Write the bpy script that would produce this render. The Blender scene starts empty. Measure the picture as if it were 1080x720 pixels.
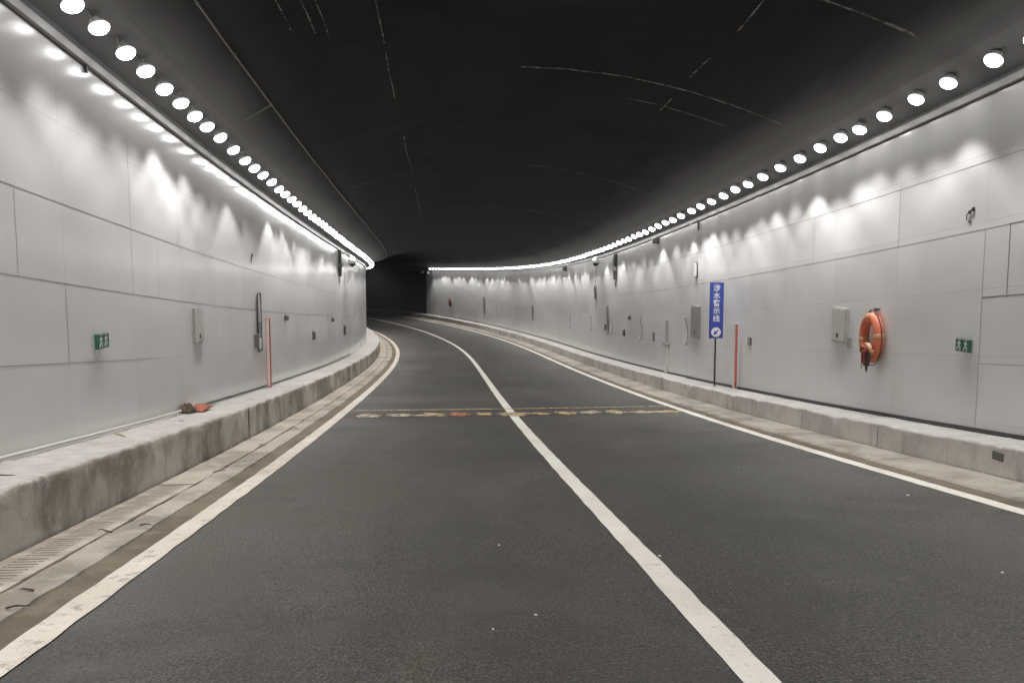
import bpy, bmesh, math, random
from mathutils import Vector, Matrix, noise
random.seed(7)
PI = math.pi
scene = bpy.context.scene
COL = scene.collection

# ------------------------------------------------------------------ camera, world, exposure
cam_d = bpy.data.cameras.new('camera')
cam = bpy.data.objects.new('camera', cam_d); COL.objects.link(cam)
cam.location = (0, 0, 1.5138)
cam.rotation_euler = (math.radians(90 - 5.387), 0, 0)
cam_d.sensor_width = 36; cam_d.lens = 28.876
cam_d.clip_start = 0.05; cam_d.clip_end = 600
scene.camera = cam

world = bpy.data.worlds.new('World'); scene.world = world; world.use_nodes = True
wn = world.node_tree.nodes; wl = world.node_tree.links
sky = wn.new('ShaderNodeTexSky'); sky.sky_type = 'NISHITA'; sky.sun_disc = False
sky.sun_elevation = math.radians(-8); sky.sun_rotation = math.radians(200)
wl.new(sky.outputs[0], wn['Background'].inputs[0]); wn['Background'].inputs[1].default_value = 0.05

scene.view_settings.view_transform = 'Standard'; scene.view_settings.look = 'None'
scene.view_settings.exposure = 0.0; scene.view_settings.gamma = 1.0
scene.cycles.use_denoising = True
scene.cycles.max_bounces = 8; scene.cycles.diffuse_bounces = 4; scene.cycles.glossy_bounces = 3
scene.cycles.sample_clamp_indirect = 4.0
scene.cycles.use_light_tree = True
LAMP_W = 106.0          # watts of one tunnel lamp
LENS_E = 26.0          # radiance of a lamp's lens

# ------------------------------------------------------------------ the tunnel's alignment
KN = [-10, 0, 8, 16, 24, 32, 40, 50, 60, 75, 95, 130.]
KC = [0.00306, 0.00224, 0.00025, -0.00083, 0.00049, 0.00168, 0.0053, 0.00908, 0.00959, 0.00918, 0.00888, 0.00862]
KG = [-0.09508, -0.09508, -0.09898, -0.0816, -0.06953, -0.05887, -0.04197, -0.02697, -0.01207, -0.00342, -0.00317, -0.00317]
def interp(x, xs, ys):
    if x <= xs[0]: return ys[0]
    for i in range(1, len(xs)):
        if x <= xs[i]:
            t = (x - xs[i-1]) / (xs[i] - xs[i-1]); return ys[i-1] + t * (ys[i] - ys[i-1])
    return ys[-1]
DS = 0.25
S_MIN, S_MAX = -24.0, 130.0
PATH = {}
def build_path():
    x, y, z, th = 1.3838, 0., 0., 0.07456
    PATH[0] = (x, y, z, th)
    for sgn in (1, -1):
        x, y, z, th = 1.3838, 0., 0., 0.07456
        n = int((S_MAX if sgn > 0 else -S_MIN) / DS)
        for i in range(1, n + 1):
            s0, s1 = sgn * (i - 1) * DS, sgn * i * DS
            k = (interp(s0, KN, KC) + interp(s1, KN, KC)) / 2 if s1 > -0.01 else 0.0
            g = (interp(s0, KN, KG) + interp(s1, KN, KG)) / 2
            d = sgn * DS; th1 = th + k * d; tm = (th + th1) / 2
            x += -math.sin(tm) * d; y += math.cos(tm) * d; z += g * d; th = th1
            PATH[sgn * i] = (x, y, z, th)
build_path()
def frame(s):
    q = s / DS; i = math.floor(q); t = q - i
    lo, hi = int(S_MIN / DS), int(S_MAX / DS)
    i = max(lo, min(hi - 1, i))
    a, b = PATH[i], PATH[i + 1]
    return tuple(a[j] + (b[j] - a[j]) * t for j in range(4))
def pt(s, lat, h):
    x, y, z, th = frame(s)
    return Vector((x + lat * math.cos(th), y + lat * math.sin(th), z + h))
def rot_right(s): return frame(s)[3] - PI / 2    # local x = viewer's right, -y faces the viewer standing on the road
def rot_left(s): return frame(s)[3] + PI / 2
def rot_road(s): return frame(s)[3]              # -y faces traffic coming up to it

LW, RW = -5.21, 5.31                              # wall planes
def vault_h(lat): return 6.03 - 0.0465 * lat * lat

# ------------------------------------------------------------------ materials
def mat(name, color=(.5, .5, .5), rough=.6, spec=.5, metal=0.0):
    m = bpy.data.materials.new(name); m.use_nodes = True
    b = m.node_tree.nodes['Principled BSDF']
    b.inputs['Base Color'].default_value = (*color, 1); b.inputs['Roughness'].default_value = rough
    b.inputs['Specular IOR Level'].default_value = spec; b.inputs['Metallic'].default_value = metal
    return m
class N:
    """tiny node helper"""
    def __init__(s, m): s.m = m; s.t = m.node_tree; s.b = s.t.nodes['Principled BSDF']
    def new(s, k, **kw):
        n = s.t.nodes.new(k)
        for a, v in kw.items(): setattr(n, a, v)
        return n
    def link(s, a, b): s.t.links.new(a, b)
    def coords(s, scale=(1, 1, 1), uv=False):
        tc = s.new('ShaderNodeTexCoord'); mp = s.new('ShaderNodeMapping')
        mp.inputs['Scale'].default_value = scale
        s.link(tc.outputs['UV' if uv else 'Object'], mp.inputs[0]); return mp.outputs[0]
    def noise(s, vec, scale, detail=4, rough=.55, dist=0):
        n = s.new('ShaderNodeTexNoise'); n.inputs['Scale'].default_value = scale
        n.inputs['Detail'].default_value = detail; n.inputs['Roughness'].default_value = rough
        n.inputs['Distortion'].default_value = dist
        s.link(vec, n.inputs['Vector']); return n.outputs['Fac']
    def ramp(s, fac, stops):
        r = s.new('ShaderNodeValToRGB'); e = r.color_ramp.elements
        while len(e) < len(stops): e.new(.5)
        for i, (p, c) in enumerate(stops):
            e[i].position = p; e[i].color = (*c, 1) if not isinstance(c, (int, float)) else (c, c, c, 1)
        s.link(fac, r.inputs[0]); return r.outputs[0]
    def mix(s, fac, a, b, mode='MIX'):
        n = s.new('ShaderNodeMix', data_type='RGBA', blend_type=mode)
        for k, v in ((0, fac), (6, a), (7, b)):
            if isinstance(v, (int, float)): n.inputs[k].default_value = v
            elif isinstance(v, tuple): n.inputs[k].default_value = (*v, 1)
            else: s.link(v, n.inputs[k])
        return n.outputs[2]
    def math(s, op, a, b=0.0):
        n = s.new('ShaderNodeMath', operation=op)
        for k, v in ((0, a), (1, b)):
            if isinstance(v, (int, float)): n.inputs[k].default_value = v
            else: s.link(v, n.inputs[k])
        return n.outputs[0]
    def bump(s, hgt, strength=.3, dist=.01, prev=None):
        n = s.new('ShaderNodeBump'); n.inputs['Strength'].default_value = strength
        n.inputs['Distance'].default_value = dist; s.link(hgt, n.inputs['Height'])
        if prev is not None: s.link(prev, n.inputs['Normal'])
        return n.outputs[0]
    def set(s, **kw):
        for k, v in kw.items():
            i = s.b.inputs[k.replace('_', ' ')]
            if isinstance(v, (int, float)): i.default_value = v
            else: s.link(v, i)

def m_wall_panel(name, tint, row_a, row_b, ou, ov):
    m = mat(name, (.5, .5, .5), .22, .28); n = N(m)
    uv = n.coords(uv=True)
    big = n.noise(n.coords((.35, .8, 1), True), 1.0, 5, .6)
    streak = n.noise(n.coords((1.6, .35, 1), True), 1.0, 4, .6)
    fine = n.noise(uv, 60, 3, .6)
    # each enamel sheet is a touch different from its neighbour
    br = n.new('ShaderNodeTexBrick'); mpb = n.new('ShaderNodeMapping'); mpb.inputs['Location'].default_value = (-ou, -ov, 0)
    n.link(uv, mpb.inputs[0]); n.link(mpb.outputs[0], br.inputs['Vector'])
    br.offset = 0.0; br.inputs['Scale'].default_value = 1.0; br.inputs['Mortar Size'].default_value = 0.004
    br.inputs['Mortar Smooth'].default_value = .6
    br.inputs['Brick Width'].default_value = row_a; br.inputs['Row Height'].default_value = row_b
    br.inputs['Color1'].default_value = (.96, .96, .96, 1); br.inputs['Color2'].default_value = (1.03, 1.03, 1.03, 1)
    br.inputs['Mortar'].default_value = (.74, .74, .74, 1)
    c = n.mix(n.ramp(big, [(.3, 0.), (.7, 1.)]), tuple(t * .93 for t in tint), tuple(t * 1.06 for t in tint))
    c = n.mix(n.math('MULTIPLY', n.ramp(streak, [(.5, 0.), (.75, 1.)]), .18), c, tuple(t * f for t, f in zip(tint, (.78, .74, .68))))
    c = n.mix(1.0, c, br.outputs['Color'], 'MULTIPLY')
    # road splash on the lowest metre (dirt that stays with the wall)
    sp = n.new('ShaderNodeSeparateXYZ'); n.link(uv, sp.inputs[0])
    low = n.math('MULTIPLY', n.math('SUBTRACT', 1.7, sp.outputs[1]), n.math('ADD', .35, n.math('MULTIPLY', big, .6)))
    n_low = n.new('ShaderNodeClamp'); n.link(low, n_low.inputs[0])
    c = n.mix(n.math('MULTIPLY', n_low.outputs[0], .3), c, tuple(t * f for t, f in zip(tint, (.66, .61, .54))))
    n.set(Base_Color=c)
    r = n.math('ADD', .08, n.math('MULTIPLY', streak, .20))
    n.set(Roughness=r)
    wav = n.noise(n.coords((1.3, 1.0, 1), True), 1.0, 2, .5)
    n.set(Normal=n.bump(wav, .16, .03))
    return m
M = {}
M['wall_l'] = m_wall_panel('enamel_panel_left', (.70, .692, .69), 1.84, .805, 1.44, .555)
M['wall_r'] = m_wall_panel('enamel_panel_right', (.715, .71, .705), 1.95, .836, .1, .385)

def m_concrete(name, base, dark, light, bump=.5, algae=0.0, dust=None):
    m = mat(name, base, .88, .25); n = N(m); o = n.coords()
    big = n.noise(o, .9, 6, .62, .3); mid = n.noise(o, 4.5, 6, .68, .4); fin = n.noise(o, 55, 4, .7)
    run = n.noise(n.coords((1.7, .22, 1), True), 1.0, 6, .68, .25)
    c = n.mix(n.ramp(big, [(.42, 0.), (.56, 1.)]), dark, base)
    c = n.mix(n.ramp(mid, [(.52, 0.), (.72, .75)]), c, light)
    if dust: c = n.mix(n.ramp(run, [(.54, 0.), (.68, .7)]), c, tuple(d * .5 for d in dark))
    if dust: c = n.mix(n.ramp(n.noise(n.coords((1.3, .3, 1), True), 1.0, 4, .6, .2), [(.62, 0.), (.70, .7)]), c, tuple(min(.6, l * 1.05) for l in light))
    if algae: c = n.mix(n.math('MULTIPLY', n.ramp(n.noise(o, 1.4, 4, .6), [(.60, 0.), (.74, 1.)]), algae), c, (.085, .105, .07))
    c = n.mix(n.ramp(fin, [(.34, .5), (.46, 0.)]), c, tuple(d * .5 for d in dark))
    if dust:   # pale dust settled on the upward faces
        g = n.new('ShaderNodeNewGeometry'); sp = n.new('ShaderNodeSeparateXYZ'); n.link(g.outputs['True Normal'], sp.inputs[0])
        f = n.math('MULTIPLY', n.ramp(sp.outputs[2], [(.72, 0.), (.9, 1.)]), n.ramp(n.noise(o, 2.2, 5, .65), [(.30, .35), (.55, 1.)]))
        dc = n.mix(n.ramp(n.noise(o, 6, 6, .72), [(.36, 0.), (.66, 1.)]), tuple(d * .74 for d in dust), dust)
        c = n.mix(f, c, dc)
    n.set(Base_Color=c)
    b = n.bump(mid, bump, .025); n.set(Normal=n.bump(fin, bump, .006, b)); return m
M['kerb_l'] = m_concrete('kerb_concrete_weathered', (.46, .42, .37), (.245, .222, .19), (.52, .49, .45), .6, .6, (.40, .383, .36))
M['kerb_r'] = m_concrete('kerb_concrete_pale', (.54, .50, .465), (.42, .385, .355), (.58, .545, .51), .4, 0, (.44, .425, .405))
M['slab'] = m_concrete('gutter_concrete', (.33, .298, .258), (.20, .176, .146), (.42, .385, .34), .4)
M['cover'] = m_concrete('drain_cover_concrete', (.36, .315, .265), (.24, .205, .168), (.43, .39, .34), .3)
M['silt'] = m_concrete('gutter_silt', (.145, .117, .085), (.10, .082, .06), (.20, .165, .125), .2)
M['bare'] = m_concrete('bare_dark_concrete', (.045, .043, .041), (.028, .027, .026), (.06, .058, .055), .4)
M['void'] = mat('drain_void', (.02, .018, .015), .9, .1)
M['dust'] = m_concrete('pale_dust', (.52, .49, .46), (.36, .33, .30), (.62, .60, .57), .4)

def m_asphalt():
    m = mat('asphalt', (.06, .06, .058), .8, .35); n = N(m); o = n.coords()
    big = n.noise(n.coords((.5, .5, 1), False), .8, 5, .6, .4)
    track = n.noise(n.coords((.05, .9, 1), True), 1.0, 4, .5)
    grit = n.noise(o, 64, 3, .8); fine = n.noise(o, 110, 2, .7)
    peb = n.new('ShaderNodeTexVoronoi'); peb.inputs['Scale'].default_value = 55; n.link(o, peb.inputs['Vector'])
    c = n.mix(n.ramp(big, [(.3, 0.), (.7, 1.)]), (.025, .0238, .0205), (.041, .039, .0343))
    c = n.mix(n.math('MULTIPLY', n.ramp(track, [(.42, 0.), (.66, 1.)]), .6), c, (.056, .0535, .049))
    # road dust drifted towards both edges
    sp = n.new('ShaderNodeSeparateXYZ'); n.link(n.coords(uv=True), sp.inputs[0])
    lat = n.math('ABSOLUTE', n.math('SUBTRACT', sp.outputs[1], 4.95))
    ed = n.math('ADD', lat, n.math('MULTIPLY', n.math('SUBTRACT', big, .5), 2.2))
    c = n.mix(n.math('MULTIPLY', n.ramp(n.math('MULTIPLY', ed, .25), [(.48, 0.), (.9, 1.)]), .75), c, (.104, .099, .092))
    brn = n.noise(n.coords((.16, .42, 1), True), 1.0, 4, .55, .5)
    c = n.mix(n.ramp(brn, [(.44, 0.), (.60, .75)]), c, (.056, .0475, .037))
    gry = n.noise(n.coords((.3, .6, 1), True), 1.3, 4, .55, .8)
    c = n.mix(n.ramp(gry, [(.54, 0.), (.66, .5)]), c, (.074, .071, .068))
    spk = n.ramp(n.noise(o, 1.1, 4, .6), [(.36, .4), (.56, 1.)])
    pat = n.noise(n.coords((.8, .55, 1), True), 1.0, 6, .6, .7)
    c = n.mix(n.ramp(pat, [(.54, 0.), (.60, .5)]), c, (.030, .0295, .028))
    c = n.mix(n.math('MULTIPLY', n.ramp(grit, [(.38, .95), (.48, 0.)]), spk), c, (.011, .0105, .009))
    c = n.mix(n.math('MULTIPLY', n.ramp(grit, [(.53, 0.), (.62, .95)]), spk), c, (.120, .113, .100))
    c = n.mix(n.ramp(fine, [(.66, 0.), (.74, .6)]), c, (.19, .18, .165))
    n.set(Base_Color=c, Roughness=n.math('ADD', .58, n.math('MULTIPLY', big, .25)))
    b = n.bump(peb.outputs['Distance'], .5, .010); n.set(Normal=n.bump(grit, .8, .010, b)); return m
M['asphalt'] = m_asphalt()

def m_paint(name, col, dirt, worn, lo=.60, hi=.72):
    m = mat(name, col, .65, .3); n = N(m); o = n.coords()
    big = n.noise(o, 1.1, 5, .6); mid = n.noise(o, 9, 5, .7, .4); fin = n.noise(o, 70, 3, .7)
    c = n.mix(n.ramp(big, [(.3, 0.), (.7, 1.)]), col, dirt)
    c = n.mix(n.ramp(mid, [(lo, 0.), (hi, .8)]), c, worn)
    c = n.mix(n.ramp(fin, [(.32, .6), (.42, 0.)]), c, worn)
    n.set(Base_Color=c, Normal=n.bump(fin, .4, .004)); return m
M['white_line'] = m_paint('white_road_paint', (.66, .64, .58), (.54, .50, .44), (.20, .185, .16))
M['edge_line'] = m_paint('dusty_edge_paint', (.56, .51, .445), (.42, .37, .31), (.20, .175, .14), .54, .66)
def col_rgba(n, col):
    r = n.new('ShaderNodeRGB'); r.outputs[0].default_value = (*col, 1); return r.outputs[0]
def m_worn(name, col, lo, hi, under=(.045, .0435, .041)):
    m = mat(name, col, .75, .3); n = N(m); o = n.coords((1, 1.0, 1))
    msk = n.ramp(n.noise(o, 7, 6, .7, .6), [(lo, 0.), (hi, 1.)])
    n.set(Base_Color=col_rgba(n, col))
    tr = n.new('ShaderNodeBsdfTransparent'); mx = n.new('ShaderNodeMixShader')
    n.link(msk, mx.inputs[0]); n.link(tr.outputs[0], mx.inputs[1]); n.link(n.b.outputs[0], mx.inputs[2])
    n.link(mx.outputs[0], n.t.nodes['Material Output'].inputs['Surface']); return m
M['worn_yellow'] = m_worn('worn_yellow_paint', (.40, .29, .145), .32, .54)
M['worn_red'] = m_worn('worn_red_paint', (.38, .16, .10), .36, .54)
M['worn_white'] = m_worn('worn_white_paint', (.40, .34, .26), .36, .54)
M['worn_band'] = m_worn('worn_brown_band', (.105, .080, .052), .42, .78)
M['worn_tan'] = m_worn('worn_tan_paint', (.40, .31, .19), .33, .54)

def m_soot_and_glow(name, a, b_, streakcol, edge=None):
    m = mat(name, a, .85, .2); n = N(m)
    o = n.coords((.14, .7, 1), True); big = n.noise(o, 1.0, 6, .62, .5)
    rings = n.noise(n.coords((1.1, .12, 1), True), 1.0, 5, .6, .3)
    pat = n.noise(n.coords((.5, .45, 1), True), 1.0, 5, .65, .6)
    c = n.mix(n.ramp(big, [(.32, 0.), (.7, 1.)]), a, b_)
    if edge: c = n.mix(n.ramp(pat, [(.52, 0.), (.66, .8)]), c, tuple(v * .45 for v in a))
    c = n.mix(n.ramp(rings, [(.58, 0.), (.8, .6)]), c, streakcol)
    if edge:   # lamp glow painted in: colour lightens towards both lamp rows
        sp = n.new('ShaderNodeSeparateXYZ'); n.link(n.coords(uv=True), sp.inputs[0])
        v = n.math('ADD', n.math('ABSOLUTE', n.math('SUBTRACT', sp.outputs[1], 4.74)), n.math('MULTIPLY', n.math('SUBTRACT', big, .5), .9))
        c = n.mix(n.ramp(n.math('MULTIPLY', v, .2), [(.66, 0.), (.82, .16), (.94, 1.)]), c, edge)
    n.set(Base_Color=c, Normal=n.bump(n.noise(n.coords(), 14, 4, .7), .4, .02)); return m
M['vault'] = m_soot_and_glow('sooty_vault_lamp_glow', (.008, .0079, .0079), (.015, .0147, .0145), (.026, .025, .0245), (.135, .133, .131))  # sooty crown; the last grey puts the lamps' glow into the colour
M['haunch'] = m_soot_and_glow('grey_haunch_lamp_glow', (.145, .143, .142), (.175, .172, .17), (.17, .167, .164))  # lighter than the vault: glow beside the lamps held in the colour
M['chalk'] = m_worn('chalky_seam', (.10, .097, .094), .44, .70, (.014, .0138, .0136))
def m_chalk():
    m = mat('chalky_seam', (.26, .255, .25), .9, .1); n = N(m)
    f = n.ramp(n.noise(n.coords(), 6, 6, .7, .6), [(.34, .08), (.60, .85)])
    tr = n.new('ShaderNodeBsdfTransparent'); mx = n.new('ShaderNodeMixShader')
    n.link(f, mx.inputs[0]); n.link(tr.outputs[0], mx.inputs[1]); n.link(n.b.outputs[0], mx.inputs[2])
    n.link(mx.outputs[0], n.t.nodes['Material Output'].inputs['Surface']); return m
M['chalk'] = m_chalk()
M['trim'] = mat('grey_trim_paint', (.33, .325, .32), .45)
M['joint'] = mat('panel_joint_sealant', (.30, .295, .288), .8, .2)
M['joint_dark'] = mat('panel_joint_dark', (.17, .165, .16), .8, .2)
M['conduit'] = mat('pale_conduit', (.17, .166, .162), .6)
M['black_cable'] = mat('black_cable', (.018, .018, .018), .5)
M['pale_cable'] = mat('pale_cable', (.52, .50, .47), .5)
M['housing'] = mat('lamp_housing', (.55, .55, .54), .5, .4)
M['steel'] = mat('galvanised_steel', (.42, .42, .41), .4, .5, .8)
M['dim_metal'] = mat('dim_grey_metal', (.20, .20, .195), .5)
M['dark_metal'] = mat('dark_metal', (.045, .046, .046), .45, .5, .3)
M['dark_plastic'] = mat('dark_plastic', (.11, .11, .11), .5)
M['white_plastic'] = mat('white_plastic', (.72, .71, .69), .35)
M['black_glass'] = mat('black_glass', (.01, .01, .012), .08)
def m_dirty(name, col, rough=.45, amt=.35):
    m = mat(name, col, rough); n = N(m); o = n.coords()
    f = n.ramp(n.noise(o, 6, 6, .7, .4), [(.42, 0.), (.75, amt)])
    n.set(Base_Color=n.mix(f, col, tuple(c * .45 for c in col))); return m
M['cab'] = m_dirty('cabinet_paint', (.40, .395, .35)); M['cab_face'] = m_dirty('cabinet_cover', (.58, .58, .53), .45, .2)
M['cab_grey'] = m_dirty('cabinet_grey', (.30, .30, .28)); M['cab_dark'] = m_dirty('cabinet_dark', (.10, .10, .09))  # the darkest grey serves the kerb drain hole and the bracket tab
M['buoy'] = m_dirty('lifebuoy_orange', (.70, .185, .10), .5, .3)
M['buoy_band'] = m_dirty('lifebuoy_band', (.62, .36, .20), .5, .4)
M['buoy_far'] = m_dirty('lifebuoy_brown_orange', (.20, .09, .055), .6, .5)  # darker brown orange for the far lifebuoy
M['rope'] = m_dirty('dirty_rope', (.085, .055, .045), .9, .6); M['rope_red'] = m_dirty('red_rope', (.27, .07, .055), .9, .5)
M['rope_pale'] = m_dirty('pale_rope', (.50, .48, .40), .9, .4)
M['sign_blue'] = m_dirty('sign_blue', (.04, .065, .33), .4, .25); M['sign_edge'] = m_dirty('sign_frame', (.06, .065, .16), .45, .3)
M['sign_white'] = mat('sign_white', (.74, .75, .77), .45)
M['green'] = m_dirty('exit_sign_green', (.03, .135, .085), .35, .3); M['green_face'] = mat('exit_sign_white', (.62, .74, .68), .4)
M['gauge_green'] = m_dirty('gauge_green', (.10, .25, .18), .25, .3); M['gauge_grey'] = m_dirty('gauge_grey', (.48, .49, .48), .25, .2)
M['red'] = m_dirty('marker_red', (.44, .105, .085), .5, .4); M['pink_white'] = m_dirty('marker_white', (.66, .58, .54), .5, .25)
M['rag'] = m_dirty('orange_rag', (.27, .085, .05), .9, .7); M['brick'] = m_dirty('brown_lump', (.07, .045, .03), .9, .6)
M['twig'] = m_dirty('twig_brown', (.055, .038, .026), .9, .4); M['leaf'] = m_dirty('dry_leaf', (.16, .12, .06), .8, .4)
M['pebble'] = m_dirty('pale_pebble', (.55, .53, .49), .8, .3)
lens = bpy.data.materials.new('lamp_lens_lit'); lens.use_nodes = True
lb = lens.node_tree.nodes['Principled BSDF']
lb.inputs['Base Color'].default_value = (.9, .9, .9, 1); lb.inputs['Emission Color'].default_value = (1, .99, .975, 1)
lb.inputs['Emission Strength'].default_value = LENS_E
lt = N(lens); lo_ = lt.new('ShaderNodeTexCoord'); dp = lt.new('ShaderNodeVectorMath', operation='DOT_PRODUCT')
lt.link(lo_.outputs['Object'], dp.inputs[0]); dp.inputs[1].default_value = (0, -math.sin(math.radians(24)), -math.cos(math.radians(24)))
lr = lt.ramp(lt.math('MULTIPLY', dp.outputs['Value'], 8.0), [(.10, .05), (.36, .17), (.62, .60), (.85, 1.0)])
lt.link(lt.math('MULTIPLY', lr, LENS_E), lb.inputs['Emission Strength'])
M['lens'] = lens

# ------------------------------------------------------------------ builders
def link(name, me, parent=None):
    o = bpy.data.objects.new(name, me); COL.objects.link(o)
    if parent is not None: o.parent = parent
    return o
def tag(o, label=None, cat=None, group=None, kind=None):
    if label: o['label'] = label
    if cat: o['category'] = cat
    if group: o['group'] = group
    if kind: o['kind'] = kind
    return o
def empty(name, loc, rz, label, cat, group=None):
    o = bpy.data.objects.new(name, None); COL.objects.link(o)
    o.location = loc; o.rotation_euler = (0, 0, rz); o.empty_display_size = .1
    return tag(o, label, cat, group)
def srange(s0, s1, step):
    n = max(1, int(round((s1 - s0) / step))); return [s0 + (s1 - s0) * i / n for i in range(n + 1)]
def sweep(name, prof, s0, s1, m, parent=None, step=.5, closed=False, jit=None, caps=False, smooth=False):
    """prof: list of (lat, h); prof runs so that (along s) x (along prof) faces the road"""
    ss = srange(s0, s1, step) if not isinstance(step, list) else step
    vs, fs, uvs = [], [], []
    acc = [0.0]
    for a, b in zip(prof, prof[1:] + ([prof[0]] if closed else [])): acc.append(acc[-1] + math.hypot(b[0] - a[0], b[1] - a[1]))
    k = len(prof)
    for s in ss:
        for (la, h) in prof:
            p = pt(s, la, h)
            if jit: p = p + jit(s, la, h, p)
            vs.append(p)
    ne = k if closed else k - 1
    for i in range(len(ss) - 1):
        for j in range(ne):
            j2 = (j + 1) % k
            fs.append((i * k + j, (i + 1) * k + j, (i + 1) * k + j2, i * k + j2))
            uvs.append(((ss[i], acc[j]), (ss[i + 1], acc[j]), (ss[i + 1], acc[j + 1]), (ss[i], acc[j + 1])))
    if caps and closed:
        fs.append(tuple(range(k))); uvs.append(tuple((0, 0) for _ in range(k)))
        fs.append(tuple(reversed(range((len(ss) - 1) * k, len(ss) * k)))); uvs.append(tuple((0, 0) for _ in range(k)))
    me = bpy.data.meshes.new(name); me.from_pydata(vs, [], fs); uvl = me.uv_layers.new(name='UVMap')
    q = 0
    for u in uvs:
        for c in u: uvl.data[q].uv = c; q += 1
    me.materials.append(m)
    if smooth:
        for p in me.polygons: p.use_smooth = True
    me.update(); return link(name, me, parent)
class MB:
    """collects boxes, tubes and discs; build() links them as one mesh object"""
    def __init__(s): s.bm = bmesh.new()
    def box(s, c, d, rot=None, bev=0.0):
        r = bmesh.ops.create_cube(s.bm, size=1.0); vs = r['verts']
        bmesh.ops.scale(s.bm, vec=Vector(d), verts=vs)
        if bev:
            es = list({e for v in vs for e in v.link_edges})
            b = bmesh.ops.bevel(s.bm, geom=es, offset=bev, segments=2, affect='EDGES', profile=.6)
            vs = list({v for f in b['faces'] for v in f.verts} | {v for v in vs if v.is_valid})
        if rot is not None: bmesh.ops.rotate(s.bm, matrix=rot, verts=vs)
        bmesh.ops.translate(s.bm, vec=Vector(c), verts=vs); return s
    def tube(s, pts, r, n=8, closed=False, cap=True):
        pts = [Vector(p) for p in pts]; rings = []
        L = len(pts); up0 = None
        for i, p in enumerate(pts):
            if closed: t = pts[(i + 1) % L] - pts[i - 1]
            else: t = pts[min(i + 1, L - 1)] - pts[max(i - 1, 0)]
            t.normalize()
            u = t.orthogonal() if up0 is None else (up0 - t * up0.dot(t))
            if u.length < 1e-6: u = t.orthogonal()
            u.normalize(); up0 = u; w = t.cross(u)
            rr = r[i] if isinstance(r, (list, tuple)) else r
            rings.append([s.bm.verts.new(p + u * rr * math.cos(2 * PI * k / n) + w * rr * math.sin(2 * PI * k / n)) for k in range(n)])
        for i in range(L if closed else L - 1):
            a, b = rings[i], rings[(i + 1) % L]
            for k in range(n): s.bm.faces.new((a[k], a[(k + 1) % n], b[(k + 1) % n], b[k]))
        if cap and not closed:
            s.bm.faces.new(list(reversed(rings[0]))); s.bm.faces.new(rings[-1])
        return s
    def lathe(s, prof, axis_m, n=20, cap0=True, cap1=True):
        """prof: (r, z) pairs about local z, placed by matrix"""
        rings = []
        for r, z in prof:
            if r < 1e-5: rings.append([s.bm.verts.new(axis_m @ Vector((0, 0, z)))])
            else: rings.append([s.bm.verts.new(axis_m @ Vector((r * math.cos(2 * PI * k / n), r * math.sin(2 * PI * k / n), z))) for k in range(n)])
        for a, b in zip(rings, rings[1:]):
            for k in range(n):
                k2 = (k + 1) % n
                if len(a) == 1 and len(b) == 1: continue
                if len(a) == 1: s.bm.faces.new((a[0], b[k2], b[k]))
                elif len(b) == 1: s.bm.faces.new((a[k], a[k2], b[0]))
                else: s.bm.faces.new((a[k], a[k2], b[k2], b[k]))
        if cap0 and len(rings[0]) > 1: s.bm.faces.new(list(reversed(rings[0])))
        if cap1 and len(rings[-1]) > 1: s.bm.faces.new(rings[-1])
        return s
    def prism(s, poly, y0, y1):
        """poly in local x,z extruded in y"""
        a = [s.bm.verts.new((x, y0, z)) for x, z in poly]; b = [s.bm.verts.new((x, y1, z)) for x, z in poly]
        s.bm.faces.new(a); s.bm.faces.new(list(reversed(b)))
        for i in range(len(poly)):
            j = (i + 1) % len(poly); s.bm.faces.new((a[j], a[i], b[i], b[j]))
        return s
    def build(s, name, m, parent=None, smooth=False):
        bmesh.ops.recalc_face_normals(s.bm, faces=s.bm.faces)
        me = bpy.data.meshes.new(name); s.bm.to_mesh(me); s.bm.free(); me.materials.append(m)
        if smooth:
            for p in me.polygons: p.use_smooth = True
        return link(name, me, parent)
def build_each(mb, name, m, parent=None, smooth=False):
    """one object per connected piece"""
    bm = mb.bm; bm.verts.ensure_lookup_table(); seen = set(); out = []
    for v in list(bm.verts):
        if v in seen: continue
        st, isl = [v], []
        seen.add(v)
        while st:
            a = st.pop(); isl.append(a)
            for e in a.link_edges:
                b = e.other_vert(a)
                if b not in seen: seen.add(b); st.append(b)
        idx = {w: i for i, w in enumerate(isl)}
        fs = {f for w in isl for f in w.link_faces}
        me = bpy.data.meshes.new(name); me.from_pydata([w.co.copy() for w in isl], [], [[idx[w] for w in f.verts] for f in fs])
        b2 = bmesh.new(); b2.from_mesh(me); bmesh.ops.recalc_face_normals(b2, faces=b2.faces); b2.to_mesh(me); b2.free()
        me.materials.append(m)
        if smooth:
            for p in me.polygons: p.use_smooth = True
        out.append(link(name, me, parent))
    bm.free(); return out
def copy_tree(o, parent=None):
    c = o.copy(); COL.objects.link(c)
    if parent is not None: c.parent = parent
    for ch in list(o.children): copy_tree(ch, c)
    return c
def put(o, s, lat, h, rz, label=None):
    o.location = pt(s, lat, h); o.rotation_euler = (0, 0, rz)
    if label: o['label'] = label
    return o

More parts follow.
